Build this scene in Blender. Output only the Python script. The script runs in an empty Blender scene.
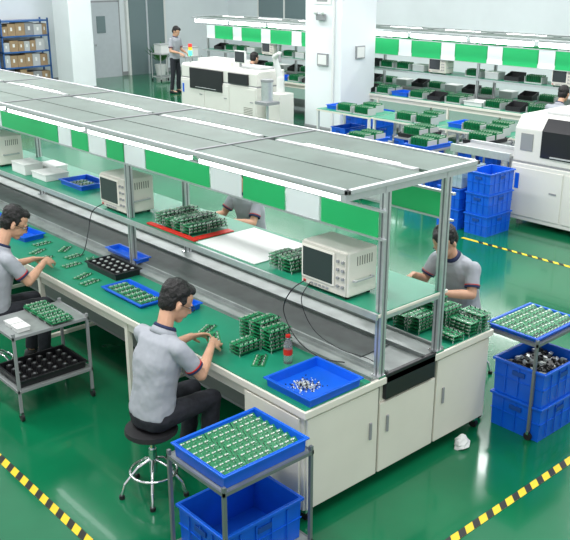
import bpy, bmesh, math, random
from mathutils import Vector, Matrix
random.seed(7)
SC=bpy.context.scene
COL=SC.collection
SC.view_settings.view_transform='Standard'
R=math.radians
# ------------------------------------------------------------ materials
MATS={}
def mat(name,col,rough=.5,metal=0,emit=0,var=0.0,scale=8,bump=0,coat=0,alpha=1,trans=0):
    if name in MATS: return MATS[name]
    m=bpy.data.materials.new(name); m.use_nodes=True
    nt=m.node_tree; b=nt.nodes["Principled BSDF"]
    b.inputs["Base Color"].default_value=(*col,1)
    b.inputs["Roughness"].default_value=rough
    b.inputs["Metallic"].default_value=metal
    b.inputs["Coat Weight"].default_value=coat
    b.inputs["Alpha"].default_value=alpha
    b.inputs["Transmission Weight"].default_value=trans
    if emit:
        b.inputs["Emission Color"].default_value=(*col,1)
        b.inputs["Emission Strength"].default_value=emit
    if var or bump:
        tc=nt.nodes.new("ShaderNodeTexCoord"); n=nt.nodes.new("ShaderNodeTexNoise")
        n.inputs["Scale"].default_value=scale; n.inputs["Detail"].default_value=4
        nt.links.new(tc.outputs["Object"],n.inputs["Vector"])
        if var:
            r=nt.nodes.new("ShaderNodeValToRGB")
            r.color_ramp.elements[0].position=.3; r.color_ramp.elements[1].position=.7
            r.color_ramp.elements[0].color=tuple(max(0,c*(1-var)) for c in col)+(1,)
            r.color_ramp.elements[1].color=tuple(min(1,c*(1+var)) for c in col)+(1,)
            nt.links.new(n.outputs["Fac"],r.inputs["Fac"]); nt.links.new(r.outputs["Color"],b.inputs["Base Color"])
        if bump:
            bp=nt.nodes.new("ShaderNodeBump"); bp.inputs["Strength"].default_value=bump; bp.inputs["Distance"].default_value=.01
            nt.links.new(n.outputs["Fac"],bp.inputs["Height"]); nt.links.new(bp.outputs["Normal"],b.inputs["Normal"])
    MATS[name]=m; return m
M_floor=mat("green epoxy floor",(.003,.145,.058),.15,var=.2,scale=.9,coat=.2)
M_wall=mat("pale wall paint",(.71,.76,.78),.7,var=.03,scale=1.5)
M_col=mat("column paint",(.78,.82,.84),.6,var=.02,scale=2)
M_mat=mat("green worktop mat",(.012,.25,.14),.36,var=.12,scale=3)
M_cream=mat("cream powder coat",(.78,.75,.66),.45,var=.03,scale=3)
M_scope=mat("instrument cream",(.82,.79,.71),.4,var=.02,scale=3)
M_creamd=mat("cream seam",(.22,.21,.18),.6)
M_alu=mat("brushed aluminium",(.64,.66,.67),.38,metal=.75,var=.05,scale=20)
M_alud=mat("aluminium slot",(.2,.21,.22),.5,metal=.5)
M_steel=mat("grey steel channel",(.30,.33,.32),.42,metal=.4,var=.2,scale=6)
M_dark=mat("black rubber",(.012,.012,.014),.55,var=.1)
M_black=mat("black plastic",(.015,.015,.018),.35)
M_belt=mat("dark conveyor belt",(.06,.08,.075),.5,var=.2)
M_can=mat("canopy panel",(.085,.135,.108),.5,var=.2,scale=2.5)
M_led=mat("led tube",(.95,1,1),.4,emit=7)
M_led2=mat("led tube far",(.95,1,1),.4,emit=6)
M_green=mat("green card with added glow",(.012,.40,.12),.4,emit=.25)  # unlit sign card; emission added to make the green look brighter
M_white=mat("white card with added glow",(.78,.82,.82),.4,emit=.12)  # no lamp either; a faint glow is put into the white card
M_whitep=mat("white plastic",(.76,.77,.75),.4,var=.02)
M_blue=mat("blue plastic",(.004,.115,.68),.33,var=.12,scale=5)
M_blued=mat("blue plastic shade",(.004,.06,.32),.5)
M_pcb=mat("pcb green",(.009,.21,.075),.35,var=.35,scale=40)
M_chip=mat("chip black",(.02,.02,.022),.4)
M_solder=mat("solder silver",(.70,.74,.72),.3,metal=.5)
M_conn=mat("connector white",(.58,.66,.55),.5)
M_chrome=mat("chrome",(.75,.76,.78),.12,metal=1)
M_screen=mat("dark screen",(.03,.035,.04),.12,coat=.4)
M_bezel=mat("instrument bezel",(.62,.60,.53),.5)
M_grey=mat("grey plastic",(.28,.29,.30),.5)
M_lgrey=mat("light grey plastic",(.48,.50,.50),.5)
M_mach=mat("machine cream paint",(.74,.73,.68),.4,var=.02,scale=2)
M_skin=mat("skin",(.66,.37,.24),.5,var=.08,scale=15)
M_lips=mat("lips",(.35,.12,.09),.5)
M_hair=mat("black hair",(.010,.009,.009),.55,var=.4,scale=80,bump=.9)
M_shirt=mat("grey polo cotton",(.38,.40,.44),.85,var=.02,scale=25,bump=.1)
M_navy=mat("navy trim",(.02,.03,.09),.8)
M_jean=mat("dark denim",(.018,.02,.028),.8,var=.3,scale=30,bump=.2)
M_shoe=mat("shoe",(.02,.02,.022),.5)
M_red=mat("red plastic",(.6,.02,.01),.45)
M_yellow=mat("yellow tape",(.85,.60,.02),.45,var=.05)
M_tblack=mat("black tape",(.012,.014,.012),.45)
M_card=mat("cardboard",(.36,.25,.14),.8,var=.12)
M_shelfblue=mat("blue shelf steel",(.03,.12,.34),.45,var=.1)
M_door=mat("grey door",(.50,.54,.57),.5,var=.03)
M_glass=mat("clear plastic",(.85,.92,.95),.1,trans=.85)
M_clearc=mat("clear crate plastic",(.45,.58,.65),.25,alpha=.6)
M_lgreen=mat("signal green",(.05,.9,.25),.4,emit=3)
M_lred=mat("signal red",(.8,.04,.03),.4,emit=.4)
M_lyel=mat("signal amber",(.9,.5,.03),.4,emit=.4)
M_win=mat("window pane",(.16,.22,.23),.2)
M_leaf=mat("plant leaf",(.05,.22,.05),.5,var=.3)
# ------------------------------------------------------------ mesh builder
class MB:
    def __init__(s): s.v=[];s.f=[];s.m=[];s.s=[];s.mats=[];s.c=0
    def mat(s,m):
        if m not in s.mats: s.mats.append(m)
        s.c=s.mats.index(m); return s
    def add(s,vs,fs,sm=False):
        o=len(s.v); s.v+=[tuple(v) for v in vs]
        for f in fs: s.f.append([o+i for i in f]); s.m.append(s.c); s.s.append(sm)
        return s
    def box(s,x0,y0,z0,x1,y1,z1,M=None):
        vs=[(x0,y0,z0),(x1,y0,z0),(x1,y1,z0),(x0,y1,z0),(x0,y0,z1),(x1,y0,z1),(x1,y1,z1),(x0,y1,z1)]
        if M: vs=[M@Vector(v) for v in vs]
        return s.add(vs,[(0,3,2,1),(4,5,6,7),(0,1,5,4),(1,2,6,5),(2,3,7,6),(3,0,4,7)])
    def cbox(s,c,d,M=None):
        return s.box(c[0]-d[0]/2,c[1]-d[1]/2,c[2]-d[2]/2,c[0]+d[0]/2,c[1]+d[1]/2,c[2]+d[2]/2,M)
    def frame(s,p0,p1):
        d=(Vector(p1)-Vector(p0)); L=d.length; d=d/L if L>1e-9 else Vector((0,0,1))
        a=Vector((0,0,1)) if abs(d.z)<.9 else Vector((1,0,0))
        u=d.cross(a).normalized(); w=d.cross(u).normalized(); return d,u,w
    def cyl(s,p0,p1,r0,r1=None,n=14):
        if r1 is None:r1=r0
        p0=Vector(p0);p1=Vector(p1);d,u,w=s.frame(p0,p1)
        A=[p0+(u*math.cos(2*math.pi*i/n)+w*math.sin(2*math.pi*i/n))*r0 for i in range(n)]
        B=[p1+(u*math.cos(2*math.pi*i/n)+w*math.sin(2*math.pi*i/n))*r1 for i in range(n)]
        s.add(A+B,[(i,(i+1)%n,n+(i+1)%n,n+i) for i in range(n)],True)
        s.add(A,[tuple(range(n))[::-1]]); s.add(B,[tuple(range(n))]); return s
    def loft(s,rings,sm=True):
        n=len(rings[0]); vs=[p for r in rings for p in r]; fs=[]
        for k in range(len(rings)-1):
            for i in range(n): fs.append((k*n+i,k*n+(i+1)%n,(k+1)*n+(i+1)%n,(k+1)*n+i))
        fs.append(tuple(range(n))[::-1]); fs.append(tuple(range((len(rings)-1)*n,len(rings)*n)))
        return s.add(vs,fs,sm)
    def cap(s,p0,p1,r0,r1,n=12):
        p0=Vector(p0);p1=Vector(p1);d,u,w=s.frame(p0,p1); rings=[]
        for k in range(5):
            a=-math.pi/2+ (k+.35)/5*math.pi/2
            rings.append((p0+d*r0*math.sin(a),r0*math.cos(a)))
        rings.append((p0,r0)); rings.append((p1,r1))
        for k in range(5):
            a=(k+.65)/5*math.pi/2
            rings.append((p1+d*r1*math.sin(a),max(r1*math.cos(a),1e-4)))
        return s.loft([[c+(u*math.cos(2*math.pi*i/n)+w*math.sin(2*math.pi*i/n))*r for i in range(n)] for c,r in rings])
    def tube(s,pts,r,n=8,res=10):
        P=[Vector(p) for p in pts]; P=[P[0]]+P+[P[-1]]; out=[]
        for k in range(1,len(P)-2):
            a,b,c,d=P[k-1:k+3]
            for i in range(res):
                t=i/res; out.append(.5*((2*b)+(c-a)*t+(2*a-5*b+4*c-d)*t*t+(3*b-a-3*c+d)*t**3))
        out.append(P[-2]); rings=[]; u=Vector((0,1,0))
        for i,p in enumerate(out):
            d=(out[min(i+1,len(out)-1)]-out[max(i-1,0)]).normalized(); w=d.cross(u)
            if w.length<1e-3: w=d.cross(Vector((1,0,0)))
            w.normalize(); u=w.cross(d).normalized()
            rings.append([p+(u*math.cos(2*math.pi*j/n)+w*math.sin(2*math.pi*j/n))*r for j in range(n)])
        return s.loft(rings)
    def ell(s,c,r,M=None,n=16):
        rings=[]
        for k in range(n//2+1):
            a=-math.pi/2+math.pi*max(.02,min(.98,k/(n/2)))
            rings.append([Vector((c[0]+r[0]*math.cos(a)*math.cos(2*math.pi*i/n),c[1]+r[1]*math.cos(a)*math.sin(2*math.pi*i/n),c[2]+r[2]*math.sin(a))) for i in range(n)])
        if M: rings=[[M@p for p in q] for q in rings]
        return s.loft(rings)
    def prism(s,prof,y0,y1):
        n=len(prof)
        return s.add([(x,y0,z) for x,z in prof]+[(x,y1,z) for x,z in prof],
            [(i,(i+1)%n,n+(i+1)%n,n+i) for i in range(n)]+[tuple(range(n))[::-1],tuple(range(n,2*n))])
    def tor(s,c,Rr,r,n=28,k=8):
        vs=[];fs=[]
        for i in range(n):
            a=2*math.pi*i/n
            for j in range(k):
                b=2*math.pi*j/k
                vs.append((c[0]+(Rr+r*math.cos(b))*math.cos(a),c[1]+(Rr+r*math.cos(b))*math.sin(a),c[2]+r*math.sin(b)))
        for i in range(n):
            for j in range(k): fs.append((i*k+j,((i+1)%n)*k+j,((i+1)%n)*k+(j+1)%k,i*k+(j+1)%k))
        return s.add(vs,fs,True)
    def obj(s,name,parent=None,bevel=0,loc=None,rot=None,fix=True):
        me=bpy.data.meshes.new(name); me.from_pydata(s.v,[],s.f)
        for m in s.mats: me.materials.append(m)
        me.polygons.foreach_set("material_index",s.m); me.polygons.foreach_set("use_smooth",s.s)
        if fix:
            bm=bmesh.new(); bm.from_mesh(me); bmesh.ops.recalc_face_normals(bm,faces=bm.faces); bm.to_mesh(me); bm.free()
        me.update()
        o=bpy.data.objects.new(name,me); COL.objects.link(o)
        if parent: o.parent=parent
        if loc: o.location=loc
        if rot: o.rotation_euler=rot
        if bevel:
            b=o.modifiers.new("bevel","BEVEL"); b.width=bevel; b.segments=2; b.limit_method='ANGLE'
        return o
def tag(o,label,cat,group=None,kind=None):
    o["label"]=label; o["category"]=cat
    if group:o["group"]=group
    if kind:o["kind"]=kind
    return o
def root(name,loc,label,cat,group=None,rz=0):
    e=bpy.data.objects.new(name,None); e.empty_display_size=.1; COL.objects.link(e); e.location=loc; e.rotation_euler=(0,0,rz)
    return tag(e,label,cat,group)
def dup(o,loc=None,rz=None,label=None,group=None,parent=None,rot=None):
    n=o.copy(); COL.objects.link(n)
    if parent: n.parent=parent
    for c in o.children: dup(c,parent=n)
    if loc is not None:n.location=loc
    if rz is not None:n.rotation_euler=(0,0,rz)
    if rot is not None:n.rotation_euler=rot
    if label:n["label"]=label
    if group:n["group"]=group
    return n
def B(m): return MB().mat(m)
# ------------------------------------------------------------ setting
def struct(o): o["kind"]="structure"; return o
struct(B(M_floor).box(-4,-3,-.1,19.2,26,0).obj("floor"))
struct(B(M_wall).box(4,24.2,0,19.2,24.4,5).obj("wall_far"))
struct(B(M_wall).box(19,-3,0,19.2,24.2,5).obj("wall_right"))
def column(x0,y0,x1,y1,nm):
    o=B(M_col).box(x0,y0,0,x1,y1,5).mat(M_grey).box(x0-.01,y0-.01,0,x1+.01,y1+.01,.12).obj(nm,bevel=.02); struct(o)
column(11.6,21.7,12.3,22.6,"trim_1"); column(12.4,12.2,13.4,13.25,"trim_2")
d=B(M_door).box(13.6,24.1,0,14.6,24.2,2.25).mat(M_win).box(13.8,24.08,1.35,14.1,24.1,1.85).mat(M_grey).box(13.55,24.12,0,13.6,24.2,2.3).box(14.6,24.12,0,14.65,24.2,2.3).box(13.55,24.12,2.25,14.65,24.2,2.3).mat(M_chrome).cyl((13.7,24.03,1.0),(13.7,24.1,1.0),.03).obj("door_1"); struct(d)
d=B(M_win).box(18.95,20.0,1.2,19,22.5,2.6).mat(M_whitep).box(18.93,21.2,1.2,18.97,21.26,2.6).box(18.93,19.95,1.15,19,22.55,1.2).box(18.93,19.95,2.6,19,22.55,2.65).box(18.93,19.95,1.15,19,20.0,2.65).box(18.93,22.5,1.15,19,22.55,2.65).obj("window_1"); struct(d)
struct(B(M_grey).box(4,24.18,0,19,24.2,.12).obj("baseboard_far"))
b=B(M_win).box(14.95,24.1,0,16.3,24.2,2.6).mat(M_whitep).box(14.88,24.08,0,14.95,24.2,2.65).box(16.28,24.08,0,16.35,24.2,2.65).box(14.88,24.08,2.58,16.35,24.2,2.65).mat(M_door).box(15.6,24.08,0,15.66,24.2,2.6)
struct(b.obj("door_2"))
# notices on column
o=B(M_whitep).box(12.385,12.5,2.55,12.4,13.0,2.85).mat(M_blue).box(12.38,12.55,2.71,12.386,12.95,2.81).mat(M_grey).box(12.38,12.6,2.60,12.386,12.9,2.64).obj("notice_board"); tag(o,"small white notice with blue heading on the square column","sign")
o=B(M_grey).box(12.36,12.55,1.35,12.4,12.85,1.6).mat(M_whitep).box(12.355,12.58,1.38,12.361,12.82,1.57).obj("switch_box",bevel=.004); tag(o,"small grey electrical switch box on the square column","switch box")
o=B(M_grey).box(12.8,12.16,1.5,13.05,12.2,1.75).mat(M_whitep).box(12.82,12.155,1.52,13.03,12.161,1.73).obj("switch_box",bevel=.004); tag(o,"small grey electrical switch box on the square column","switch box")
o=B(M_whitep).cyl((12.37,12.4,0),(12.37,12.4,3.6),.025).obj("conduit_pipe"); tag(o,"thin white conduit pipe running up the square column","pipe")
o=root("wall_light",(12.39,12.75,2.3),"grey twin-head emergency light fixed to the column","lamp",rz=R(-90))
B(M_grey).box(-.12,-.06,-.06,.12,0,.06).obj("housing",o,.01); B(M_whitep).ell((-.1,-.08,.1),(.05,.05,.05)).obj("lamp_head",o); B(M_whitep).ell((.1,-.08,.1),(.05,.05,.05)).obj("lamp_head",o)
# hazard tapes
def tape(p0,L,ax,w=.055):
    b=B(M_yellow); x,y=p0
    def P(a,c,z): return (x+a,y+c,z) if ax=='x' else (x+c,y+a,z)
    b.add([P(0,-w/2,.002),P(L,-w/2,.002),P(L,w/2,.002),P(0,w/2,.002)],[(0,1,2,3)])
    b.mat(M_tblack); a=0
    while a<L-.2:
        b.add([P(a,-w/2,.003),P(a+.065,-w/2,.003),P(a+.115,w/2,.003),P(a+.05,w/2,.003)],[(0,1,2,3)]); a+=.14
    o=b.obj("hazard_tape"); tag(o,"yellow and black striped hazard tape stuck on the green floor","floor marking")
    o["group"]="hazard tapes on the floor"
tape((1.96,2.0),5.0,'y'); tape((3.2,2.51),4.2,'x'); tape((8.55,2.5),3.7,'y')
# ------------------------------------------------------------ assembly line
def line(X0,Y0,L,posts,bands,led,label,legstep=1.4,bz=(1.70,1.86),ledr=.018):
    rt=root("assembly_bench",(X0,Y0,0),label,"workbench")
    B(M_cream).box(0,0,.735,1.84,L,.782).obj("worktop",rt,.004)
    B(M_mat).box(.015,.015,.782,.57,L-.015,.79).obj("worktop_mat",rt); B(M_mat).box(1.30,.015,.782,1.825,L-.015,.79).obj("worktop_mat",rt)
    B(M_steel).box(.58,.02,.782,1.29,L-.02,.79).box(.58,.02,.79,.595,L-.02,.81).box(.72,.02,.79,.735,L-.02,.815).box(1.08,.02,.79,1.095,L-.02,.815).box(1.275,.02,.79,1.29,L-.02,.81).mat(M_belt).box(.76,.3,.79,1.06,L-.1,.796).obj("conveyor_channel",rt)
    cab=B(M_cream).box(.02,.03,.09,1.82,.58,.735).obj("cabinet",rt,.006)
    for a in (.64,1.21): B(M_creamd).box(a,.026,.10,a+.03,.031,.73).obj("seam",cab)
    for a,b_ in ((.03,.645),(.665,1.215),(1.235,1.81)):
        top=.72 if a!=.665 else .60
        dr=B(M_cream).box(a,.012,.10,b_,.03,top).obj("door",cab,.004)
        hx=b_-.07 if a<.6 else a+.07
        B(M_grey).box(hx-.01,.0,.38,hx+.01,.012,.50).obj("handle",dr,.004)
    B(M_cream).box(.002,.06,.10,.02,.56,.72).obj("side_panel",cab,.004)
    B(M_black).box(.70,.0,.62,1.19,.03,.80).obj("cable_outlet",rt,.004)
    for cx,cy in ((.07,.06),(1.77,.06),(.07,.52),(1.77,.52)):
        B(M_dark).cyl((cx-.015,cy,.032),(cx+.015,cy,.032),.032).mat(M_chrome).box(cx-.022,cy-.02,.05,cx+.022,cy+.02,.09).obj("caster",rt)
    y=.58+legstep
    while y<L:
        for cx in (.04,1.80): B(M_cream).box(cx-.02,y-.02,0,cx+.02,y+.02,.735).obj("leg",rt)
        B(M_cream).box(.04,y-.015,.12,1.80,y+.015,.15).obj("cross_bar",rt); y+=legstep
    B(M_cream).box(.03,.58,.66,.06,L-.02,.735).obj("apron",rt); B(M_cream).box(1.78,.58,.66,1.81,L-.02,.735).obj("apron",rt)
    B(M_grey).box(.5,.58,.14,1.34,L-.1,.16).obj("lower_shelf",rt)
    for y in posts:
        for cx in (.67,1.24):
            b=B(M_alu).box(cx-.024,y-.024,.78,cx+.024,y+.024,2.02).mat(M_alud)
            for s_ in (-1,1):
                b.box(cx-.006,y+s_*.024-.0015,.80,cx+.006,y+s_*.024+.0015,1.98).box(cx+s_*.024-.0015,y-.006,.80,cx+s_*.024+.0015,y+.006,1.98)
            b.mat(M_chrome).box(cx-.04,y-.035,.782,cx+.04,y+.035,.80)
            b.obj("post",rt)
        B(M_alu).box(.31,y-.02,1.98,1.52,y+.02,2.02).obj("cross_beam",rt)
        B(M_alu).box(.67,y-.015,1.17,1.24,y+.015,1.20).obj("shelf_bracket",rt)
    sh=B(M_cream).box(.62,.02,1.195,1.30,L-.02,1.215).obj("shelf",rt,.003)
    B(M_mat).box(.632,.03,1.215,1.288,L-.03,1.22).obj("shelf_mat",sh)
    B(M_alu).box(.605,.02,1.185,.622,L-.02,1.225).obj("shelf_edge_strip",sh)
    for x in (.635,1.275):
        for k,(a,b_,g) in enumerate(bands):
            B(M_green if g else M_white).box(x-.003,a+.01,bz[0],x+.003,b_-.01,bz[1]).obj("sign_panel",rt)
        B(M_alu).box(x-.012,.0,bz[1],x+.012,L,bz[1]+.015).obj("panel_rail",rt); B(M_alu).box(x-.012,.0,bz[0]-.012,x+.012,L,bz[0]).obj("panel_rail",rt)
    can=B(M_alu).box(.31,0,2.0,.335,L,2.028).box(1.495,0,2.0,1.52,L,2.028).box(.31,0,2.0,1.52,.03,2.028).box(.31,L-.03,2.0,1.52,L,2.028).obj("canopy",rt,.003,loc=(0,0,.022))
    n=int(round(L/1.45)); st=(L-.04)/n
    for i in range(n):
        a=.04+i*st; b_=a+st-.03
        B(M_can).box(.345,a,2.0,.66,b_,2.020).obj("canopy_panel",can)
        B(M_can).box(.675,a,2.0,1.0,b_,2.020).obj("canopy_panel",can)
        B(M_can).box(1.065,a,2.0,1.485,b_,2.020).obj("canopy_panel",can)
        B(M_alud).box(.345,b_,1.995,1.485,b_+.03,2.026).obj("crossbar",can)
        B(M_lgrey).box(1.005,a+.08,2.0,1.06,b_-.08,2.026).obj("cable_trough",can)
        B(M_whitep).box(1.015,a+.2,2.026,1.049,b_-.35,2.030).mat(led).box(1.022,a+.22,2.030,1.042,b_-.37,2.036).obj("light_strip",can)
        for x in (.37,1.46):
            B(M_whitep).box(x-.025,a+.03,1.975,x+.025,b_-.03,1.995).mat(led).box(x-.02,a+.05,1.975-ledr*1.6,x+.02,b_-.05,1.975).obj("light_strip",can)
    return rt
bm_=[(.05,.55,1),(.55,.88,0),(.88,1.33,1),(1.33,1.70,0),(1.70,2.55,1),(2.55,2.87,0),(2.87,3.15,1),(3.15,3.45,0),(3.45,3.75,1),(3.75,4.0,0),(4.0,5.2,1),(5.2,5.5,0),(5.5,6.4,1),(6.4,6.7,0),(6.7,7.6,1),(7.6,8.0,0),(8.0,8.8,1)]
line(3.0,3.18,8.9,[.04,2.88,5.7,8.5],bm_,M_led,"long double-sided assembly bench with green mats and lit canopy")
b3=[];y=.1
while y<14.2:
    b3.append((y,y+.75,1)); b3.append((y+.75,min(y+1.1,14.6),0)); y+=1.1
line(13.25,4.2,14.6,[.04,2.9,5.8,8.7,11.6,14.4],b3,M_led2,"far assembly bench with green panels under bright canopy lamps",legstep=1.8,bz=(1.52,1.84),ledr=.05)
# ------------------------------------------------------------ small things library
def pcb(pins,seed,name="circuit_board",L=.18,W=.085):
    random.seed(seed); b=B(M_pcb); z=.022 if pins else 0
    b.box(-L/2,-W/2,z,L/2,W/2,z+.003); t=z+.003
    if pins:
        b.mat(M_solder)
        for sx in (-1,1):
            for sy in (-1,1): b.box(sx*(L/2-.006)-.002,sy*(W/2-.006)-.002,0,sx*(L/2-.006)+.002,sy*(W/2-.006)+.002,z)
    for i in range(4):
        x0=-L/2+.012+i*(L-.02)/4; c=W/2-.016
        b.mat(M_chip).box(x0,-.010,t,x0+.014,.004,t+.003).box(x0+.02,-.014,t,x0+.028,-.004,t+.004)
        b.mat(M_conn).box(x0+.003,c,t,x0+.014,c+.008,t+.008)
        b.mat(M_solder).cyl((x0+.024,-c,t),(x0+.024,-c,t+.010),.004,n=8).box(x0+.019,c+.002,t,x0+.029,c+.007,t+.005)
        b.mat(M_chip).cyl((x0+.034,-c,t),(x0+.034,-c,t+.012),.0045,n=8)
        b.mat(M_conn).cyl((x0+.010,-c,t),(x0+.010,-c,t+.007),.0040,n=8)
        b.mat(M_pcb).box(x0+.020,.004,t,x0+.032,.014,t+.004)
    for _ in range(30):
        b.mat(M_solder if random.random()<.5 else M_chip)
        x=random.uniform(-L/2+.008,L/2-.012);y=random.uniform(-W/2+.006,W/2-.01); b.box(x,y,t,x+.004,y+.0025,t+.0015)
    return b.obj(name)
P_flat=pcb(False,1); P_pin=pcb(True,2,W=.115,L=.185)
tag(P_flat,"green circuit board with white connectors and chips","circuit board"); tag(P_pin,"green circuit board on silver spacers, stacked with others","circuit board")
used={P_flat:False,P_pin:False}
def board(src,loc,rz=0,group="circuit boards",rot=None,label=None):
    if not used[src]:
        used[src]=True; o=src; o.location=loc; o.rotation_euler=rot or (0,0,rz); o["group"]=group
        if label:o["label"]=label
        return o
    return dup(src,loc,rz,group=group,rot=rot,label=label)
def stack(x,y,z,n,rz,group):
    for i in range(n): board(P_pin,(x+random.uniform(-.004,.004),y+random.uniform(-.003,.003),z+i*.0252),rz+random.uniform(-.03,.03),group)
def crate(name,loc,dims,label,rz=0,group=None,m=None,md=None):
    m=m or M_blue; md=md or M_blued
    w,d_,h=dims; rt=root(name,loc,label,"crate" if h>.12 else "tray",group,rz)
    t=.006; tp=.012; b=B(m)
    O=[(-w/2+tp,-d_/2+tp),(w/2-tp,-d_/2+tp),(w/2-tp,d_/2-tp),(-w/2+tp,d_/2-tp)]
    T=[(-w/2+.006,-d_/2+.006),(w/2-.006,-d_/2+.006),(w/2-.006,d_/2-.006),(-w/2+.006,d_/2-.006)]
    def sh(P,k): return [(x-(k if x>0 else -k),y-(k if y>0 else -k)) for x,y in P]
    vs=[(x,y,0) for x,y in O]+[(x,y,h) for x,y in T]+[(x,y,h) for x,y in sh(T,t)]+[(x,y,.006) for x,y in sh(O,t)]
    fs=[(0,3,2,1)]
    for i in range(4):
        j=(i+1)%4; fs+=[(i,j,4+j,4+i),(4+i,4+j,8+j,8+i),(8+i,8+j,12+j,12+i)]
    fs.append((12,13,14,15)); b.add(vs,fs)
    nr=5
    if h>.12:
        for i in range(1,nr):
            x=-w/2+w*i/nr; 
            for s_ in (-1,1): b.box(x-.004,s_*(d_/2-.003)-.005,.02,x+.004,s_*(d_/2-.003)+.001,h-.03)
        for i in range(1,4):
            y=-d_/2+d_*i/4
            for s_ in (-1,1): b.box(s_*(w/2-.003)-.005,y-.004,.02,s_*(w/2-.003)+.001,y+.004,h-.03)
        b.box(-w/2+.002,-d_/2+.002,h*.5,w/2-.002,-d_/2+.008,h*.52).box(-w/2+.002,-d_/2+.002,h*.5,-w/2+.008,d_/2-.002,h*.52)
    b.obj("body",rt)
    r=B(m); q=.008
    zt=h-.018 if h>.12 else h-.01
    r.box(-w/2-q,-d_/2-q,zt,w/2+q,-d_/2+.004,h).box(-w/2-q,d_/2-.004,zt,w/2+q,d_/2+q,h).box(-w/2-q,-d_/2+.004,zt,-w/2+.004,d_/2-.004,h).box(w/2-.004,-d_/2+.004,zt,w/2+q,d_/2-.004,h)
    r.obj("rim",rt,.002)
    if h>.12:
        for s_ in (-1,1):
            B(md).box(-.05,s_*(d_/2)-.004,h*.68,.05,s_*(d_/2)+.004,h*.80).obj("handle",rt)
            B(md).box(s_*(w/2)-.004,-.05,h*.68,s_*(w/2)+.004,.05,h*.80).obj("handle",rt)
    return rt
def trolley(loc,dims,label,md=M_grey,tz=.72,lz=.12,group="steel trolleys"):
    w,d_=dims; rt=root("trolley",loc,label,"trolley",group)
    for sx in (-1,1):
        for sy in (-1,1):
            x=sx*(w/2-.012);y=sy*(d_/2-.012)
            B(md).box(x-.010,y-.010,.06,x+.010,y+.010,tz+.03).mat(M_dark).cyl((x-.01,y,.03),(x+.01,y,.03),.03).mat(M_chrome).box(x-.013,y-.010,.045,x+.013,y+.010,.07).obj("leg",rt)
    B(M_steel).box(-w/2+.005,-d_/2+.005,tz-.015,w/2-.005,d_/2-.005,tz).obj("top_shelf",rt)
    zs=[tz-.02]
    if lz: B(M_steel).box(-w/2+.005,-d_/2+.005,lz-.015,w/2-.005,d_/2-.005,lz).obj("lower_shelf",rt); zs.append(lz-.02)
    for z in zs:
        B(md).box(-w/2,-d_/2,z,w/2,-d_/2+.012,z+.022).box(-w/2,d_/2-.012,z,w/2,d_/2,z+.022).box(-w/2,-d_/2,z,-w/2+.012,d_/2,z+.022).box(w/2-.012,-d_/2,z,w/2,d_/2,z+.022).obj("rail",rt)
    return rt
# ---- near trolley
M_tr=mat("trolley steel",(.22,.24,.25),.4,metal=.5)
trolley((2.58,3.26,0),(.64,.52),"grey steel trolley carrying a blue tray of circuit boards",tz=.66,lz=.07,md=M_tr)
crate("parts_tray",(2.575,3.25,.662),(.59,.46,.085),"shallow blue plastic tray full of circuit boards on a steel trolley")
for i in range(3):
    for j in range(7):
        board(P_flat,(2.575-.186+i*.186,3.25-.176+j*.060,.700),0,"boards in the tray on the trolley",rot=(R(38),0,random.uniform(-.02,.02)),label="green circuit board leaning in a blue tray on the trolley")
crate("plastic_crate",(2.58,3.27,.072),(.57,.43,.27),"deep blue plastic crate on the lower shelf of the trolley")
# ---- tray with parts at bench end
crate("parts_tray",(3.265,3.39,.79),(.44,.40,.06),"blue plastic tray with small metal parts at the bench end")
random.seed(3)
b=B(M_solder)
for _ in range(260):
    a=random.uniform(0,6.28);r=abs(random.gauss(0,.05)); x=min(.1,max(-.1,r*math.cos(a)*1.1));y=r*math.sin(a); z=.012+max(0,.018-r*.18)*random.random()
    b.mat(M_solder if random.random()<.7 else M_chip)
    b.cbox((x,y,z),(.009,.006,.006),Matrix.Translation((x,y,z))@Matrix.Rotation(random.random()*3,4,Vector((random.random(),random.random(),1)))@Matrix.Translation((-x,-y,-z)))
o=b.obj("metal_parts",loc=(3.22,3.42,.786)); tag(o,"loose pile of tiny silver metal parts in the blue tray","metal parts",kind="stuff")
# ---- boards on bench
for x,y,n in ((3.47,4.20,6),(3.47,4.08,7),(3.46,3.96,6),(3.27,4.06,3)): stack(x,y,.79,n,R(random.uniform(-3,3)),"stacked circuit boards beside the bottle")
board(P_flat,(3.25,3.88,.791),R(40),"loose circuit boards on the bench mat")
o=root("water_bottle",(3.37,3.74,.79),"clear plastic water bottle with red label standing on the mat","bottle")
B(M_glass).cyl((0,0,0),(0,0,.13),.03).cyl((0,0,.13),(0,0,.165),.03,.014).cyl((0,0,.165),(0,0,.18),.014).obj("bottle_body",o)
B(M_red).cyl((0,0,.06),(0,0,.10),.0305).obj("bottle_label",o); B(M_red).cyl((0,0,.18),(0,0,.195),.016).obj("cap",o)
for x,y,rz in ((3.30,4.52,.5),(3.40,6.62,.2),(3.20,6.10,.4),(3.27,6.42,.1),(3.44,6.86,.7),(3.17,6.74,.3),(3.46,6.42,1.2),(3.36,7.15,.1),(3.22,6.96,.5),(3.17,5.93,.2)):
    board(P_flat,(x,y,.791),rz,"loose circuit boards on the bench mat",label="single green circuit board lying on the green mat")
crate("parts_tray",(3.285,5.44,.79),(.25,.56,.03),"shallow blue tray holding a column of circuit boards")
for i in range(6):
    board(P_flat,(3.285,5.22+i*.088,.80),R(2),"boards in the shallow blue bench tray",rot=(R(10),0,0),label="green circuit board lying in a shallow blue tray")
crate("component_tray",(3.46,6.05,.79),(.25,.48,.06),"black tray filled with round silver topped components",m=M_black,md=M_black)
src=None
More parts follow.
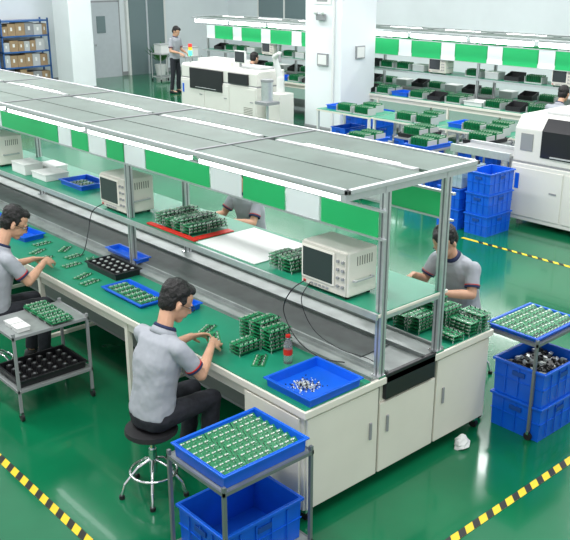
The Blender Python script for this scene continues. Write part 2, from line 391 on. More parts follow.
for i in range(3):
    for j in range(6):
        lo=(3.39+i*.07,5.86+j*.076,.797)
        if src is None:
            src=MB().mat(M_chip).cyl((0,0,0),(0,0,.05),.027,.022,n=12).mat(M_solder).cyl((0,0,.05),(0,0,.056),.014,n=12).obj("round_component",loc=lo); tag(src,"black round component with a silver top in the tray","electronic component","components in the black tray")
        else: dup(src,lo)
crate("parts_tray",(3.43,4.93,.79),(.15,.14,.05),"small blue plastic tray on the bench mat",rz=.1)
crate("parts_tray",(3.73,6.25,.816),(.14,.5,.04),"narrow blue plastic tray on the conveyor channel")
crate("parts_tray",(3.35,7.45,.79),(.22,.3,.05),"small blue plastic tray on the bench mat",rz=.1)
crate("parts_tray",(3.30,8.3,.79),(.3,.4,.06),"blue plastic tray further along the bench")
crate("parts_tray",(3.95,7.35,1.22),(.3,.42,.05),"blue tray of small parts on the raised shelf")
for i in range(3): board(P_flat,(3.95,7.22+i*.12,1.232),.1,"boards in the shelf tray",label="circuit board in a blue tray on the shelf")
# shelf items
o=B(M_whitep).box(3.66,4.42,1.221,4.24,5.12,1.226).obj("white_sheet"); tag(o,"flat white sheet lying on the raised shelf","board")
o=B(M_red).box(3.655,5.14,1.221,3.70,5.80,1.236).obj("red_strip",bevel=.003); tag(o,"long flat red plastic strip along the shelf edge","strip")
o=B(M_red).box(3.72,5.15,1.221,4.06,5.23,1.23).obj("red_strip",bevel=.003); tag(o,"flat red plastic strip beside stacked boards on the shelf","strip")
for x in (3.80,3.99):
    for y,n in ((5.32,3),(5.445,4),(5.57,3),(5.695,4)): stack(x,y,1.221,n,R(random.uniform(-2,2)),"stacked boards on the raised shelf")
for x,y,n in ((3.80,4.14,4),(3.80,4.265,4),(3.99,4.14,3),(3.99,4.265,3)): stack(x,y,1.221,n,R(random.uniform(-2,2)),"stacked boards on the raised shelf")
for i,(x,y,sx,sy,h) in enumerate(((3.85,7.85,.25,.3,.06),(3.8,8.25,.2,.3,.1),(4.05,8.2,.2,.3,.05),(4.05,6.85,.2,.25,.05))):
    o=root("storage_box",(x,y,1.22),"small white plastic storage box on the raised shelf","box","white boxes on the shelf")
    B(M_whitep).box(-sx/2,-sy/2,0,sx/2,sy/2,h).obj("body",o,.006); B(M_whitep).box(-sx/2-.006,-sy/2-.006,h,sx/2+.006,sy/2+.006,h+.012).obj("lid",o,.003)
# instruments
def scope(loc,label,rz=0):
    rt=root("oscilloscope",loc,label,"oscilloscope","test instruments on the shelves",rz)
    w,d_,h=.42,.27,.30
    B(M_scope).box(0,-w/2,.02,d_,w/2,.02+h).obj("case",rt,.012)
    fp=B(M_bezel).box(-.012,-w/2+.008,.028,0,w/2-.008,.012+h).obj("front_panel",rt,.004)
    B(M_scope).box(-.020,-w/2+.105,.075,-.012,w/2-.015,.01+h-.01).obj("screen_frame",rt,.003)
    B(M_screen).box(-.023,-w/2+.12,.09,-.020,w/2-.03,.01+h-.025).obj("screen",rt)
    for i in range(4):
        for j in range(2):
            B(M_grey).cyl((-.012,-w/2+.030+j*.044,.09+i*.055),(-.026,-w/2+.030+j*.044,.09+i*.055),.010).obj("knob",rt)
    b=B(M_red).box(-.018,w/2-.05,.04,-.012,w/2-.03,.055).mat(M_grey)
    for i in range(5): b.box(-.018,-.05+i*.035,.042,-.012,-.03+i*.035,.055)
    b.obj("button",rt)
    b=B(M_creamd)
    for i in range(7): b.box(.08+i*.022,-w/2-.001,.22,.088+i*.022,-w/2+.002,.28)
    b.obj("vent",rt)
    B(M_lgrey).box(.04,-w/2-.02,.12,.06,-w/2,.135).box(.20,-w/2-.02,.12,.22,-w/2,.135).box(.04,-w/2-.028,.12,.22,-w/2-.02,.135).obj("handle",rt,.004)
    for x in (.04,.23):
        for y in (-.17,.17): B(M_dark).cyl((x,y,0),(x,y,.022),.015).obj("foot",rt)
    return rt
S=scope((3.64,3.69,1.22),"cream oscilloscope with dark screen on the raised shelf")
dup(S,(3.66,6.30,1.22)); dup(S,(3.68,8.85,1.22))
for y in (8.2,11.0,13.6,16.2,6.2): dup(S,(13.92,y,1.22),label="cream instrument with dark screen on the far bench shelf")
def cable(pts,r,label,m=M_black):
    o=B(m).tube(pts,r).obj("cable"); tag(o,label,"cable","cables at the instruments")
cable([(3.62,3.85,1.27),(3.54,3.9,1.2),(3.52,3.95,1.05),(3.50,3.8,.9),(3.52,3.6,.83),(3.6,3.45,.82)],.004,"thin black cable hanging from the instrument to the bench")
cable([(3.62,3.8,1.27),(3.56,3.82,1.15),(3.56,3.7,.98),(3.6,3.5,.9),(3.66,3.3,.88),(3.7,3.2,.82)],.003,"thin black cable hanging from the instrument to the bench")
cable([(3.64,6.45,1.27),(3.55,6.5,1.2),(3.52,6.55,1.0),(3.5,6.6,.84),(3.42,6.55,.80)],.004,"thin black cable hanging from the instrument to the bench")
# back side bench stacks
for x,y,n in ((4.43,4.10,2),(4.63,4.06,5),(4.43,3.94,4),(4.63,3.935,7),(4.43,3.81,5),(4.63,3.81,8),(4.43,3.64,4),(4.63,3.685,7),(4.43,3.51,5),(4.63,3.56,7),(4.63,3.435,6)): stack(x,y,.79,n,R(random.uniform(-4,4)),"stacked boards on the rear mat")
stack(4.75,3.28,.79,5,R(90),"stacked boards on the rear mat"); stack(4.62,3.28,.79,4,R(90),"stacked boards on the rear mat"); stack(4.46,3.29,.79,2,R(86),"stacked boards on the rear mat")
# right trolley
trolley((5.19,3.08,0),(.60,.46),"dark steel trolley with a tray of circuit boards above blue crates",md=M_tr,tz=.75,lz=None)
crate("parts_tray",(5.19,3.08,.752),(.56,.42,.035),"shallow blue tray of circuit boards on a dark trolley")
for i in range(3):
    for j in range(5): board(P_flat,(5.19-.182+i*.182,3.08-.14+j*.070,.772),0,"boards in the tray beside the bench end",rot=(R(24),0,0),label="green circuit board leaning in a tray beside the bench end")
crate("plastic_crate",(5.16,2.99,0),(.50,.42,.27),"deep blue plastic crate standing on the floor under a tray",group="stacked blue crates")
crate("plastic_crate",(5.16,2.99,.272),(.50,.42,.27),"deep blue crate full of black parts stacked on another crate",group="stacked blue crates")
b=B(M_chip); random.seed(9)
for _ in range(140):
    x=random.uniform(-.21,.21);y=random.uniform(-.16,.16);z=random.uniform(.19,.22)
    b.mat(M_chip if random.random()<.75 else M_solder); b.cbox((x,y,z),(.04,.025,.02),Matrix.Translation((x,y,z))@Matrix.Rotation(random.random()*3,4,'Z')@Matrix.Rotation(random.random()*.6,4,'X')@Matrix.Translation((-x,-y,-z)))
b.box(-.22,-.18,.01,.22,.18,.19)
o=b.obj("black_parts",loc=(5.16,2.99,.272)); tag(o,"heap of small black and silver parts filling the crate","parts",kind="stuff")
# white bag by cabinet
random.seed(5); b=B(M_whitep); rings=[]
for k in range(6):
    rr=[.055,.07,.068,.055,.035,.012][k]
    rings.append([Vector((rr*(1+random.uniform(-.25,.25))*math.cos(2*math.pi*i/9),.7*rr*(1+random.uniform(-.25,.25))*math.sin(2*math.pi*i/9),k*.02)) for i in range(9)])
b.loft(rings,False); o=b.obj("plastic_bag",loc=(4.47,3.12,0)); tag(o,"small crumpled white bag on the floor by the cabinet","bag")
# left cart
trolley((2.61,5.76,0),(.62,.46),"grey steel trolley with boards on top and black parts below",tz=.68,lz=.25)
for j in range(4):
    board(P_pin,(2.70,5.60+j*.12-.02,.682),0,"boards on the trolley beside the seated worker",label="green circuit board on the trolley beside a seated worker")
    board(P_flat,(2.70,5.60+j*.12-.02,.719),0,"boards on the trolley beside the seated worker",rot=(R(3),0,0),label="green circuit board on the trolley beside a seated worker")
for i in range(2):
    o=root("storage_box",(2.42,5.64+i*.12,.682),"small white plastic box on the steel trolley","box","white boxes on the trolley"); B(M_whitep).box(-.05,-.05,0,.05,.05,.03).obj("body",o,.004); B(M_whitep).box(-.054,-.054,.03,.054,.054,.036).obj("lid",o)
crate("component_tray",(2.61,5.76,.252),(.56,.40,.06),"black tray of components on the lower trolley shelf",m=M_black,md=M_black)
src2=MB().mat(M_chip).cyl((0,0,0),(0,0,.05),.03,.024,n=12).mat(M_grey).cyl((0,0,.05),(0,0,.054),.010,n=12).obj("round_component",loc=(2.40,5.63,.258)); tag(src2,"black round component on the lower trolley shelf","electronic component","components on the lower shelf")
for i in range(6):
    for j in range(4):
        if i or j: dup(src2,(2.40+i*.084,5.63+j*.086,.258))
# ------------------------------------------------------------ stool
def stool(loc):
    rt=root("stool",loc,"round black stool with chrome column, foot ring and legs","stool","round work stools")
    B(M_dark).cyl((0,0,.435),(0,0,.45),.155,.17,28).cyl((0,0,.45),(0,0,.475),.17,.165,28).obj("seat",rt,.008)
    B(M_chrome).cyl((0,0,.2),(0,0,.435),.016).cyl((0,0,.15),(0,0,.32),.026).cyl((0,0,.42),(0,0,.435),.07).obj("column",rt)
    B(M_chrome).tor((0,0,.16),.15,.009).obj("foot_ring",rt)
    for i in range(5):
        a=2*math.pi*i/5+.3; c_,s_=math.cos(a),math.sin(a)
        B(M_chrome).cap((c_*.02,s_*.02,.24),(c_*.10,s_*.10,.20),.010,.010).cap((c_*.10,s_*.10,.20),(c_*.19,s_*.19,.10),.010,.010).cap((c_*.19,s_*.19,.10),(c_*.215,s_*.215,.02),.010,.010).mat(M_dark).cyl((c_*.215,s_*.215,0),(c_*.215,s_*.215,.025),.018).obj("leg",rt)
    return rt
ST=stool((2.54,4.11,0))
for x,y in ((2.48,6.38),(5.47,3.85),(5.47,6.5),(12.80,15.67),(12.75,7.6)): dup(ST,(x,y,0))
# ------------------------------------------------------------ people
TEX=bpy.data.textures.new("wrinkle","CLOUDS"); TEX.noise_scale=.10
TEXH=bpy.data.textures.new("hair_clumps","CLOUDS"); TEXH.noise_scale=.035
def remesh(o,v,it=3,disp=0,tex=None):
    m=o.modifiers.new("r","REMESH"); m.mode='VOXEL'; m.voxel_size=v; m.use_smooth_shade=True
    s=o.modifiers.new("s","SMOOTH"); s.factor=.5; s.iterations=it
    if disp:
        d=o.modifiers.new("d","DISPLACE"); d.texture=tex or TEX; d.strength=disp; d.mid_level=.5; d.texture_coords='LOCAL'
def hand(b,w,d,n,left,curl=1.0):
    d=d.normalized(); n=(n-d*n.dot(d)).normalized(); s=d.cross(n).normalized()
    sg=1 if left else -1
    def ring(c,a,t,k=12): return [c+s*(a*math.cos(2*math.pi*i/k))+n*(t*math.sin(2*math.pi*i/k)) for i in range(k)]
    b.loft([ring(w-d*.02,.024,.019),ring(w,.025,.018),ring(w+d*.03,.036,.017),ring(w+d*.07,.042,.014),ring(w+d*.088,.040,.011)])
    for k,(off,sc) in enumerate(((.036,.93),(.0125,1.05),(-.0115,1.0),(-.034,.8))):
        p=w+d*(.084-(.006 if k in(0,3) else 0))+s*off*sg; a=math.radians(12)*curl; r=.0088
        for seg in (.040,.026,.021):
            q=p+(d*math.cos(a)+n*math.sin(a)+s*sg*off*.15)*seg*sc
            b.cap(p,q,r,r*.93,10); p=q; r*=.93; a+=math.radians(34)*curl
    p=w+d*.022+s*sg*.028; q=p+(d*.62+s*sg*.55+n*.4).normalized()*.042; b.cap(p,q,.013,.0105,10)
    q2=q+(d*.75+s*sg*.05+n*.5).normalized()*.032; b.cap(q,q2,.0105,.009,10)
def person(loc,yaw,label,seated=True,vox=.0045,J=None,head_yaw=0,head_pitch=30,shirt=None,glasses=False,group=None):
    V=Vector
    if seated:
        D=dict(pel=(0.03,0,.565),wai=(.055,0,.71),che=(.095,0,.91),nb=(.16,0,1.09),hd=(.265,0,1.25),
          sL=(.125,.182,1.025),sR=(.125,-.182,1.025),eL=(.245,.235,.83),eR=(.245,-.235,.83),wL=(.49,.13,.88),wR=(.49,-.13,.88),
          hL=(.03,.085,.56),hR=(.03,-.085,.56),kL=(.44,.10,.55),kR=(.44,-.10,.55),aL=(.38,.11,.10),aR=(.38,-.11,.10))
    else:
        D=dict(pel=(0,0,.93),wai=(.0,0,1.09),che=(.02,0,1.29),nb=(.04,0,1.48),hd=(.08,0,1.63),
          sL=(.03,.19,1.42),sR=(.03,-.19,1.42),eL=(.05,.25,1.14),eR=(.05,-.25,1.14),wL=(.28,.14,1.08),wR=(.28,-.14,1.08),
          hL=(.0,.09,.91),hR=(.0,-.09,.91),kL=(.03,.11,.49),kR=(.0,-.11,.49),aL=(.0,.12,.09),aR=(-.05,-.12,.09))
    if J: D.update(J)
    D={k:V(v) for k,v in D.items()}
    b=B(M_skin)
    def ring(c,t,w,dp,n=18):
        t=t.normalized(); side=V((0,1,0)); dd=side.cross(t).normalized()
        out=[]
        for i in range(n):
            a=2*math.pi*i/n; ca,sa=math.cos(a),math.sin(a)
            out.append(c+side*(w*math.copysign(abs(ca)**.8,ca))+dd*(dp*math.copysign(abs(sa)**.8,sa)))
        return out
    def torso(b,g):
        pe,wa,ch,nb=D['pel'],D['wai'],D['che'],D['nb']
        R_=[]
        up=(wa-pe)
        R_.append(ring(pe-up.normalized()*.07,up,.12+g,.09+g)); R_.append(ring(pe,up,.150+g,.107+g))
        R_.append(ring(wa,ch-pe,.138+g,.102+g)); R_.append(ring(ch,nb-wa,.160+g,.110+g))
        R_.append(ring(ch.lerp(nb,.62),nb-ch,.152+g,.092+g)); R_.append(ring(ch.lerp(nb,.85),nb-ch,.108+g,.070+g))
        R_.append(ring(nb,nb-ch,.060+g*.6,.054+g*.6)); b.loft(R_)
    torso(b,0)
    hp=Matrix.Translation(D['hd'])@Matrix.Rotation(head_yaw,4,'Z')@Matrix.Rotation(R(head_pitch),4,'Y')@Matrix.Scale(1.10,4)
    b.cap(D['nb']-V((.01,0,.02)),hp@V((-.03,0,-.04)),.055,.050)
    b.ell((-.008,0,.028),(.093,.074,.088),hp); b.ell((.022,0,-.035),(.066,.056,.073),hp); b.ell((.055,0,-.088),(.028,.03,.024),hp)
    b.ell((.045,0,-.045),(.05,.05,.04),hp)
    b.cap(hp@V((.083,0,.005)),hp@V((.102,0,-.030)),.008,.0125,10); b.ell((.092,0,-.034),(.012,.017,.009),hp)
    b.ell((.078,0,.018),(.014,.045,.010),hp)
    for s_ in (-1,1): b.ell((-.002,s_*.076,-.008),(.017,.012,.030),hp)
    for k in 'LR':
        b.cap(D['s'+k],D['e'+k],.047,.037); b.cap(D['e'+k],D['e'+k].lerp(D['w'+k],.35),.037,.039); b.cap(D['e'+k].lerp(D['w'+k],.3),D['w'+k],.039,.024)
        b.cap(D['h'+k],D['k'+k],.078,.054); b.cap(D['k'+k],D['k'+k].lerp(D['a'+k],.35),.054,.051); b.cap(D['k'+k].lerp(D['a'+k],.35),D['a'+k],.051,.036)
        b.cap(D['a'+k]+V((-.02,0,-.04)),D['a'+k]+V((.14,0,-.05)),.036,.03)
        dr=(D['w'+k]-D['e'+k]).normalized(); sy=-1 if k=='L' else 1
        hand(b,D['w'+k],(dr+V((.3,0,-.35))),V((0,sy*.55,-.8)),k=='L')
    body=b.obj("person",fix=False); remesh(body,vox,3); body.location=loc; body.rotation_euler=(0,0,yaw)
    tag(body,label,"person",group)
    g=.013; s=B(shirt or M_shirt); torso(s,g)
    cuts={}
    for k in 'LR':
        m_=D['s'+k].lerp(D['e'+k],.72); s.cap(D['s'+k],D['s'+k].lerp(D['e'+k],.3),.060,.058); s.cyl(D['s'+k],m_,.058,.059)
        cuts[k]=m_
        inner=D['nb'].lerp(D['che'],.3); s.cap(D['s'+k],inner,.057,.057)
    so=s.obj("shirt",body,fix=False); remesh(so,max(vox*1.5,.008),4,.017)
    for k in 'LR':
        dd=(D['e'+k]-D['s'+k]).normalized()
        B(M_navy).cyl(cuts[k]-dd*.014,cuts[k]+dd*.002,.0595,.0595,20).mat(M_red).cyl(cuts[k]-dd*.022,cuts[k]-dd*.016,.0605,.0605,20).obj("sleeve_trim",body)
    t=(D['nb']-D['che']).normalized(); c=B(shirt or M_shirt)
    def cr(z,w,dp): return ring(D['nb']+t*z,t+V((.15,0,0)),w,dp)
    c.loft([cr(-.03,.088,.081),cr(-.005,.081,.075),cr(.022,.068,.064)]).mat(M_navy).loft([cr(.014,.0735,.0695),cr(.032,.067,.063)])
    c.obj("collar",body)
    p=B(M_jean); pe=D['pel']; up=(D['wai']-pe).normalized()
    p.loft([ring(pe-up*.085,up,.13,.10),ring(pe-up*.02,up,.162,.118),ring(pe+up*.04,up,.155,.113),ring(pe+up*.06,up,.142,.104)])
    for k in 'LR':
        p.cap(D['h'+k],D['k'+k],.086,.064); p.cap(D['k'+k],D['k'+k].lerp(D['a'+k],.35),.064,.060); p.cyl(D['k'+k].lerp(D['a'+k],.3),D['a'+k]+V((0,0,.0)),.060,.055)
    po=p.obj("trousers",body,fix=False); remesh(po,max(vox*1.6,.009),4,.014)
    for k in 'LR':
        a=D['a'+k]; q=B(M_shoe)
        def fr(x,w,z1): return [V((a.x+x,a.y+w*math.cos(t_),max(a.z-.09,a.z-.09+z1*(.5+.5*math.sin(t_)))) ) for t_ in [2*math.pi*i/14 for i in range(14)]]
        q.loft([fr(-.065,.025,.05),fr(-.05,.038,.085),fr(.0,.042,.095),fr(.07,.047,.07),fr(.14,.048,.05),fr(.19,.035,.04),fr(.205,.015,.03)]); q.obj("shoe",body)
    h=B(M_hair); h.ell((-.027,0,.052),(.090,.083,.082),hp); h.ell((-.045,0,.0),(.064,.078,.078),hp); h.ell((.030,.01,.092),(.050,.060,.028),hp); h.ell((-.055,0,-.035),(.042,.058,.042),hp)
    h.ell((.055,.022,.078),(.030,.040,.018),hp)
    for s_ in (-1,1): h.ell((.005,s_*.071,.030),(.022,.010,.032),hp)
    ho=h.obj("hair",body,fix=False); remesh(ho,max(vox,.006),1,.020,TEXH)
    for s_ in (-1,1):
        e=B(M_whitep).ell((.079,s_*.030,-.001),(.009,.012,.005),hp).mat(M_chip).ell((.085,s_*.030,-.001),(.004,.005,.0045),hp); e.obj("eye",body)
        B(M_hair).ell((.088,s_*.030,.020),(.004,.016,.0025),hp).obj("eyebrow",body)
    B(M_lips).ell((.086,0,-.062),(.008,.022,.005),hp).obj("lips",body)
    if glasses:
        gl=B(M_black)
        for s_ in (-1,1):
            pts=[hp@V((.100,s_*.032+.022*math.cos(2*math.pi*i/16),.0+.016*math.sin(2*math.pi*i/16))) for i in range(17)]
            for a_,b_ in zip(pts,pts[1:]): gl.cyl(a_,b_,.0018,n=6)
            gl.cyl(hp@V((.099,s_*.054,.005)),hp@V((.0,s_*.086,.008)),.0022,n=6)
        gl.cyl(hp@V((.101,-.01,.003)),hp@V((.101,.01,.003)),.0018,n=6)
        gl.obj("glasses",body)
    return body
person((2.53,4.12,0),R(4),"person in grey polo and dark jeans seated, holding a circuit board",J=dict(wR=(.49,-.06,.90),wL=(.50,.16,.89)),glasses=True,head_yaw=R(-25))
board(P_flat,(3.14,4.22,.853),0,"boards held by workers",rot=(R(-6),R(-18),R(60)),label="green circuit board held in the seated worker's hands")
person((2.50,6.40,0),R(2),"person in grey polo seated at the bench assembling boards",J=dict(hd=(.29,-.01,1.27),wR=(.49,-.06,.90)),glasses=True,head_yaw=R(-30))
person((5.42,3.86,0),R(180),"person in grey polo seated behind the bench handling boards",J=dict(che=(.12,0,.90),nb=(.21,0,1.07),sL=(.17,.178,1.01),sR=(.17,-.178,1.01),wR=(.48,-.16,.95),wL=(.48,.12,.87),hd=(.32,0,1.22)),head_yaw=R(8),head_pitch=34)
person((5.42,6.5,0),R(180),"person in grey polo seated on the rear side of the bench",vox=.008)
person((12.80,15.67,0),0,"person in grey polo seated at the far bench",vox=.01,head_pitch=10)
person((12.75,7.6,0),0,"person in grey shirt seated near the white machine",vox=.01,head_pitch=10)
person((13.6,19.7,0),R(-70),"person in grey shirt standing beside the far bench",seated=False,vox=.01)
# ------------------------------------------------------------ machines
def machine(loc,L,dep,H,label,name="reflow_oven",tower=True,group=None,housing=False,drop=.16,b0=.14):
    rt=root(name,loc,label,"machine",group)
    B(M_mach).box(0,0,.08,dep,L,.83).obj("lower_body",rt,.012)
    a=.02; hz=H-drop
    B(M_mach).prism([(a,.85),(a,hz),(b0,H),(dep,H),(dep,.85)],0,L).obj("hood",rt,.015)
    if housing:
        B(M_black).box(-.03,L*.42,.62,a+.01,L*.86,hz-.03).obj("window_panel",rt,.004)
        B(M_black).box(-.03,L*.10,.86,a+.01,L*.34,hz-.03).obj("window_panel",rt,.004)
        B(M_lgrey).box(-.04,L*.5,.66,-.028,L*.78,.67).obj("hood_handle",rt)
    else:
        n=2; seg=(L-.5)/n
        for i in range(n):
            y0=.12+i*seg+.02; y1=y0+seg-.04
            B(M_black).prism([(a-.012,.94),(a-.012,hz),(b0-.02,H-.012),(b0,H-.03),(a+.02,hz-.02),(a+.02,.94)],y0,y1).obj("window_panel",rt,.003)
            B(M_lgrey).box(a-.035,y0+.15,.96,a-.012,y1-.15,.975).obj("hood_handle",rt)
        B(M_grey).box(a-.01,L-.28,1.0,a,L-.10,1.22).obj("control_panel",rt,.003)
        B(M_lgrey).box(.35,L*.55,H,dep-.2,L*.9,H+.03).obj("top_cover",rt,.005)
    B(M_grey).box(.02,0,.825,dep,L,.852).obj("gap_strip",rt)
    n=max(2,int(L/.75))
    for i in range(n):
        dr=B(M_mach).box(-.012,.03+i*(L-.03)/n,.14,.0,(i+1)*(L-.03)/n,.78).obj("panel",rt,.006)
        B(M_grey).box(-.02,.1+i*(L-.03)/n,.50,-.012,.2+i*(L-.03)/n,.52).obj("handle",dr)
    b=B(M_creamd)
    for k in range(6): b.box(-.015,.12,.20+k*.035,-.0125,.42,.213+k*.035)
    b.obj("vent",rt)
    B(M_blue).box(-.018,L-.14,.50,-.0125,L-.08,.70).obj("logo_label",rt)
    for y in (.12,L-.12):
        for x in (.1,dep-.1): B(M_grey).cyl((x,y,0),(x,y,.08),.03).obj("foot",rt)
    if housing:
        B(M_mach).box(.2,L*.40,H,dep-.05,L*.85,H+.12).obj("top_housing",rt,.01)
        B(M_lgrey).box(.3,L*.08,H,dep-.1,L*.34,H+.05).obj("top_cover",rt,.01)
    if tower:
        x=.15; y=L-.2
        B(M_grey).cyl((x,y,H),(x,y,H+.16),.018).mat(M_lgreen).cyl((x,y,H+.16),(x,y,H+.28),.045).mat(M_lyel).cyl((x,y,H+.28),(x,y,H+.35),.045).mat(M_lred).cyl((x,y,H+.35),(x,y,H+.42),.045).obj("signal_tower",rt)
    return rt
machine((9.55,3.9,0),2.33,1.3,1.44,"large white reflow oven with black hood window",tower=False)
machine((11.75,14.05,0),2.75,.8,1.16,"long white placement machine with dark window and green signal lamp",name="placement_machine",housing=True,drop=.05,b0=.07)
o=root("control_monitor",(11.9,14.75,1.21),"small dark monitor on top of the placement machine","monitor")
B(M_grey).box(-.02,-.02,0,.02,.02,.1).obj("stand",o); B(M_whitep).box(-.03,-.18,.08,.02,.18,.34).obj("casing",o,.01); B(M_screen).box(-.034,-.16,.1,-.03,.16,.32).obj("screen",o)
o=root("robot_arm",(12.05,13.62,0),"white robot arm on a pedestal beside the placement machine","robot arm")
B(M_mach).box(-.2,-.2,0,.2,.2,.75).obj("pedestal",o,.01); B(M_whitep).cap((0,0,.78),(0,0,1.05),.09,.08).obj("base_joint",o); B(M_whitep).cap((0,0,1.05),(-.05,.12,1.48),.07,.06).obj("upper_arm",o); B(M_whitep).cap((-.05,.12,1.48),(-.22,-.22,1.58),.06,.045).obj("forearm",o); B(M_grey).cyl((-.22,-.22,1.58),(-.24,-.26,1.42),.03).obj("gripper",o)
o=root("cylinder_unit",(11.45,13.35,0),"upright metal cylinder unit on a grey stand","machine part")
B(M_grey).box(-.2,-.2,.02,.2,.2,.08).obj("base",o); B(M_alu).cyl((0,0,.08),(0,0,.6),.03).obj("pole",o); B(M_grey).box(-.18,-.18,.6,.18,.18,.66).obj("shelf",o); B(M_alu).cyl((0,0,.66),(0,0,1.05),.12,n=24).obj("cylinder",o); B(M_grey).cyl((0,0,1.05),(0,0,1.1),.13,n=24).obj("cylinder_cap",o)
o=root("conveyor",(9.8,6.75,0),"short grey conveyor feeding the white oven","conveyor")
B(M_alu).box(-.25,-.48,.82,-.2,.48,.92).obj("side_rail",o); B(M_alu).box(.2,-.48,.82,.25,.48,.92).obj("side_rail",o); B(M_grey).box(-.2,-.48,.86,.2,.48,.88).obj("belt",o)
for x in (-.22,.22):
    for y in (-.42,.42): B(M_alu).box(x-.02,y-.02,0,x+.02,y+.02,.82).obj("leg",o)
# crates near oven
C=crate("plastic_crate",(9.02,6.17,0),(.52,.36,.27),"blue plastic crate stacked beside the white oven",group="crates by the oven")
dup(C,(9.02,6.17,.272)); dup(C,(9.02,6.62,0)); dup(C,(9.02,6.62,.272)); dup(C,(9.02,6.17,.544))
CC=crate("plastic_crate",(9.04,6.62,.544),(.48,.34,.26),"clear plastic crate of parts stacked on a blue crate",group="clear crates",m=M_clearc,md=M_lgrey)
def brack(loc,label):
    o=root("board_rack",loc,label,"rack","racks of boards on the far benches")
    b=B(M_pcb)
    for i in range(7): b.box(-.09,-.15+i*.048,.02,.09,-.144+i*.048,.15).mat(M_conn).box(-.06,-.152+i*.048,.13,.06,-.142+i*.048,.142).mat(M_pcb)
    q=b.obj("boards",o); q["kind"]="stuff"
    B(M_lgrey).box(-.1,-.18,0,.1,.18,.02).obj("base",o); B(M_lgrey).box(-.1,-.18,.02,.1,-.17,.12).obj("end_plate",o); B(M_lgrey).box(-.1,.17,.02,.1,.18,.12).obj("end_plate",o)
    return o
BR=brack((9.04,6.62,.556),"grey rack holding green boards inside a clear crate")
for (x,y) in ((12.8,11.5),(12.2,11.5)):
    for k in range(2): dup(C,(x,y,k*.272),label="blue plastic crate stacked near the column",group="crates near the column")
for (x,y) in ((9.7,7.75),(10.3,8.4),(9.3,8.6),(10.6,7.4)):
    trolley((x,y,0),(.7,.5),"steel trolley with blue trays and boards",tz=.78)
    crate("parts_tray",(x,y,.782),(.6,.4,.06),"shallow blue tray on a steel trolley",m=M_blue if x<10 else M_black)
    dup(BR,(x-.12,y,.79),label="grey rack of green boards on a steel trolley"); dup(BR,(x+.13,y,.79),label="grey rack of green boards on a steel trolley")
    dup(CC if x<9.5 else C,(x,y,.122),label="plastic crate on a trolley shelf",group="crates on far trolleys")
def table(loc,dims,label):
    w,d_=dims; rt=root("work_table",loc,label,"table","work tables with green mats")
    B(M_cream).box(-w/2,-d_/2,.76,w/2,d_/2,.79).obj("top",rt); B(M_mat).box(-w/2+.01,-d_/2+.01,.79,w/2-.01,d_/2-.01,.797).obj("mat",rt)
    for sx in (-1,1):
        for sy in (-1,1): B(M_whitep).box(sx*(w/2-.03)-.02,sy*(d_/2-.03)-.02,0,sx*(w/2-.03)+.02,sy*(d_/2-.03)+.02,.76).obj("leg",rt)
    B(M_grey).box(-w/2+.03,-d_/2+.03,.2,w/2-.03,d_/2-.03,.22).obj("lower_shelf",rt)
    return rt
for n_,(x,y) in enumerate(((11.3,10.7),(11.35,9.35),(11.4,8.0),(11.5,6.65))):
    table((x,y,0),(.75,1.33),"small table with green mat holding boards and trays")
    dup(BR,(x-.22,y-.4,.797),label="grey rack of green boards on a small table"); dup(BR,(x-.22,y+.02,.797),label="grey rack of green boards on a small table"); dup(BR,(x+.15,y-.25,.797),label="grey rack of green boards on a small table")
    if n_%2==0: crate("parts_tray",(x,y+.40,.797),(.45,.30,.07),"blue plastic tray on a green mat table")
    dup(C,(x,y-.3,.222),label="blue plastic crate under the table",group="crates under tables"); dup(C,(x,y+.2,.222),label="blue plastic crate under the table",group="crates under tables")
# stuff on far bench
FB=root("storage_box",(14.1,4.9,1.221),"small light box on the far bench shelf","box","boxes on the far bench")
B(M_lgrey).box(-.12,-.15,0,.12,.15,.12).obj("body",FB,.006); B(M_whitep).box(-.125,-.155,.12,.125,.155,.135).obj("lid",FB,.003)
FD=root("component_bin",(14.1,5.4,1.221),"small dark open parts bin on the far bench","bin","dark bins on the far bench")
B(M_grey).box(-.12,-.16,0,.12,.16,.01).obj("base",FD); B(M_dark).box(-.12,-.16,.01,-.11,.16,.09).obj("front",FD); B(M_dark).box(.10,-.16,.01,.12,.16,.16).obj("back",FD); B(M_dark).prism([(-.11,.01),(-.11,.09),(.10,.16),(.10,.01)],-.16,-.15).obj("side",FD); B(M_dark).prism([(-.11,.01),(-.11,.09),(.10,.16),(.10,.01)],.15,.16).obj("side",FD)
y=4.7; k=0
lb="grey rack of green boards on the far bench"
while y<18.4:
    k+=1
    if k%4==0: crate("parts_tray",(13.5,y,.79),(.35,.42,.08),"shallow plastic tray on the far bench",group="trays on the far bench",m=(M_blue,M_whitep)[(k//4)%2])
    elif k%4==2: dup(FD,(13.42,y,.79)); dup(BR,(13.66,y,.79),label=lb)
    else: dup(BR,(13.40,y,.79),label=lb); dup(BR,(13.64,y,.79),label=lb)
    if all(abs(y+.1-q)>.40 for q in (8.2,11.0,13.6,16.2,6.2)) and k>2: dup((FB,BR,BR,FD)[k%4],(14.12,y+.1,1.221))
    dup((FB,BR,FD)[k%3],(14.78,y+.2,.79))
    y+=.45
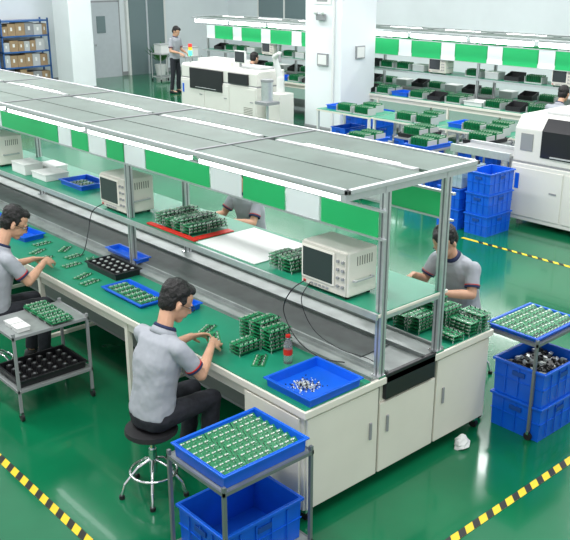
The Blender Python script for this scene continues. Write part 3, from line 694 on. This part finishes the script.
# blue shelving
random.seed(21)
for k,x0 in enumerate((8.9,10.45)):
    o=root("shelving_unit",(x0,23.5,0),"blue steel shelving unit holding cardboard boxes","shelf","blue shelving units")
    for x in (.02,1.43):
        for y in (.02,.48): B(M_shelfblue).box(x-.02,y-.02,0,x+.02,y+.02,1.9).obj("upright",o)
    for z in (.15,.58,1.01,1.44,1.85): B(M_shelfblue).box(0,0,z-.04,1.45,.5,z).obj("shelf_board",o)
    for z in (.15,.58,1.01,1.44):
        x=.05
        while x<1.28:
            w=min(random.uniform(.16,.28),1.40-x); h=random.uniform(.24,.36)
            q=B(random.choice((M_card,M_card,M_card,M_lgrey,M_grey,M_card))).box(0,0,0,w,.36,h).mat(M_whitep).box(w*.35,-.002,h*.4,w*.6,.0,h*.7).obj("storage_carton",loc=(x0+x,23.55,z)); tag(q,"taped storage carton standing on the blue shelving","box","cartons on blue shelving"); x+=w+.01
# background clutter by far wall
for x,y in ((15.0,22.3),(15.0,21.0)):
    trolley((x,y,0),(.6,.5),"grey trolley standing by the far wall",md=M_lgrey,tz=.8)
    o=root("storage_box",(x,y,.802),"white plastic box on a trolley by the far wall","box","boxes by the far wall"); B(M_whitep).box(-.22,-.18,0,.22,.18,.25).obj("body",o,.01); B(M_lgrey).box(-.23,-.19,.25,.23,.19,.28).obj("lid",o,.005)
o=root("potted_plant",(15.6,23.4,0),"leafy green plant in a white pot by the far doorway","plant")
B(M_whitep).cyl((0,0,0),(0,0,.35),.14,.19).obj("pot",o)
random.seed(4); b=B(M_leaf)
for _ in range(80):
    a=random.uniform(0,6.28); e=random.uniform(.7,1.5); l=random.uniform(.3,.75)
    d=Vector((math.cos(a)*math.cos(e),math.sin(a)*math.cos(e),math.sin(e))); s_=Vector((-math.sin(a),math.cos(a),0))*.045; p=Vector((0,0,.33))+d*l*.4; q=p+d*l*.35; t_=p+d*l*.7+Vector((0,0,-.03))
    b.add([p,q+s_,t_,q-s_],[(0,1,2,3)])
b.obj("foliage",o,fix=False)
# ------------------------------------------------------------ light
w=bpy.data.worlds.new("w"); SC.world=w; w.use_nodes=True
w.node_tree.nodes["Background"].inputs[0].default_value=(.95,.985,1,1); w.node_tree.nodes["Background"].inputs[1].default_value=.84
def area(loc,sx,sy,e,rot=(0,0,0)):
    l=bpy.data.lights.new("ceiling_light","AREA"); l.shape='RECTANGLE'; l.size=sx; l.size_y=sy; l.energy=e; l.color=(1,1,1)
    o=bpy.data.objects.new("ceiling_light",l); COL.objects.link(o); o.location=loc; o.rotation_euler=rot
for x in (1.5,6.5,11):
    for y in (3,9,15): area((x,y,4.8),.5,4.5,160)
for y in (6,12,18): area((16,y,4.8),.5,4.5,120)
for x in (6.5,11): area((x,20,4.8),.5,4.5,120)
# ------------------------------------------------------------ camera
cd=bpy.data.cameras.new("camera"); cd.sensor_width=36; cd.lens=53.9; cd.clip_end=200
cam=bpy.data.objects.new("camera",cd); COL.objects.link(cam); cam.location=(0,0,3.2); cam.rotation_euler=(R(90-19.4),0,R(48.2-90)); SC.camera=cam
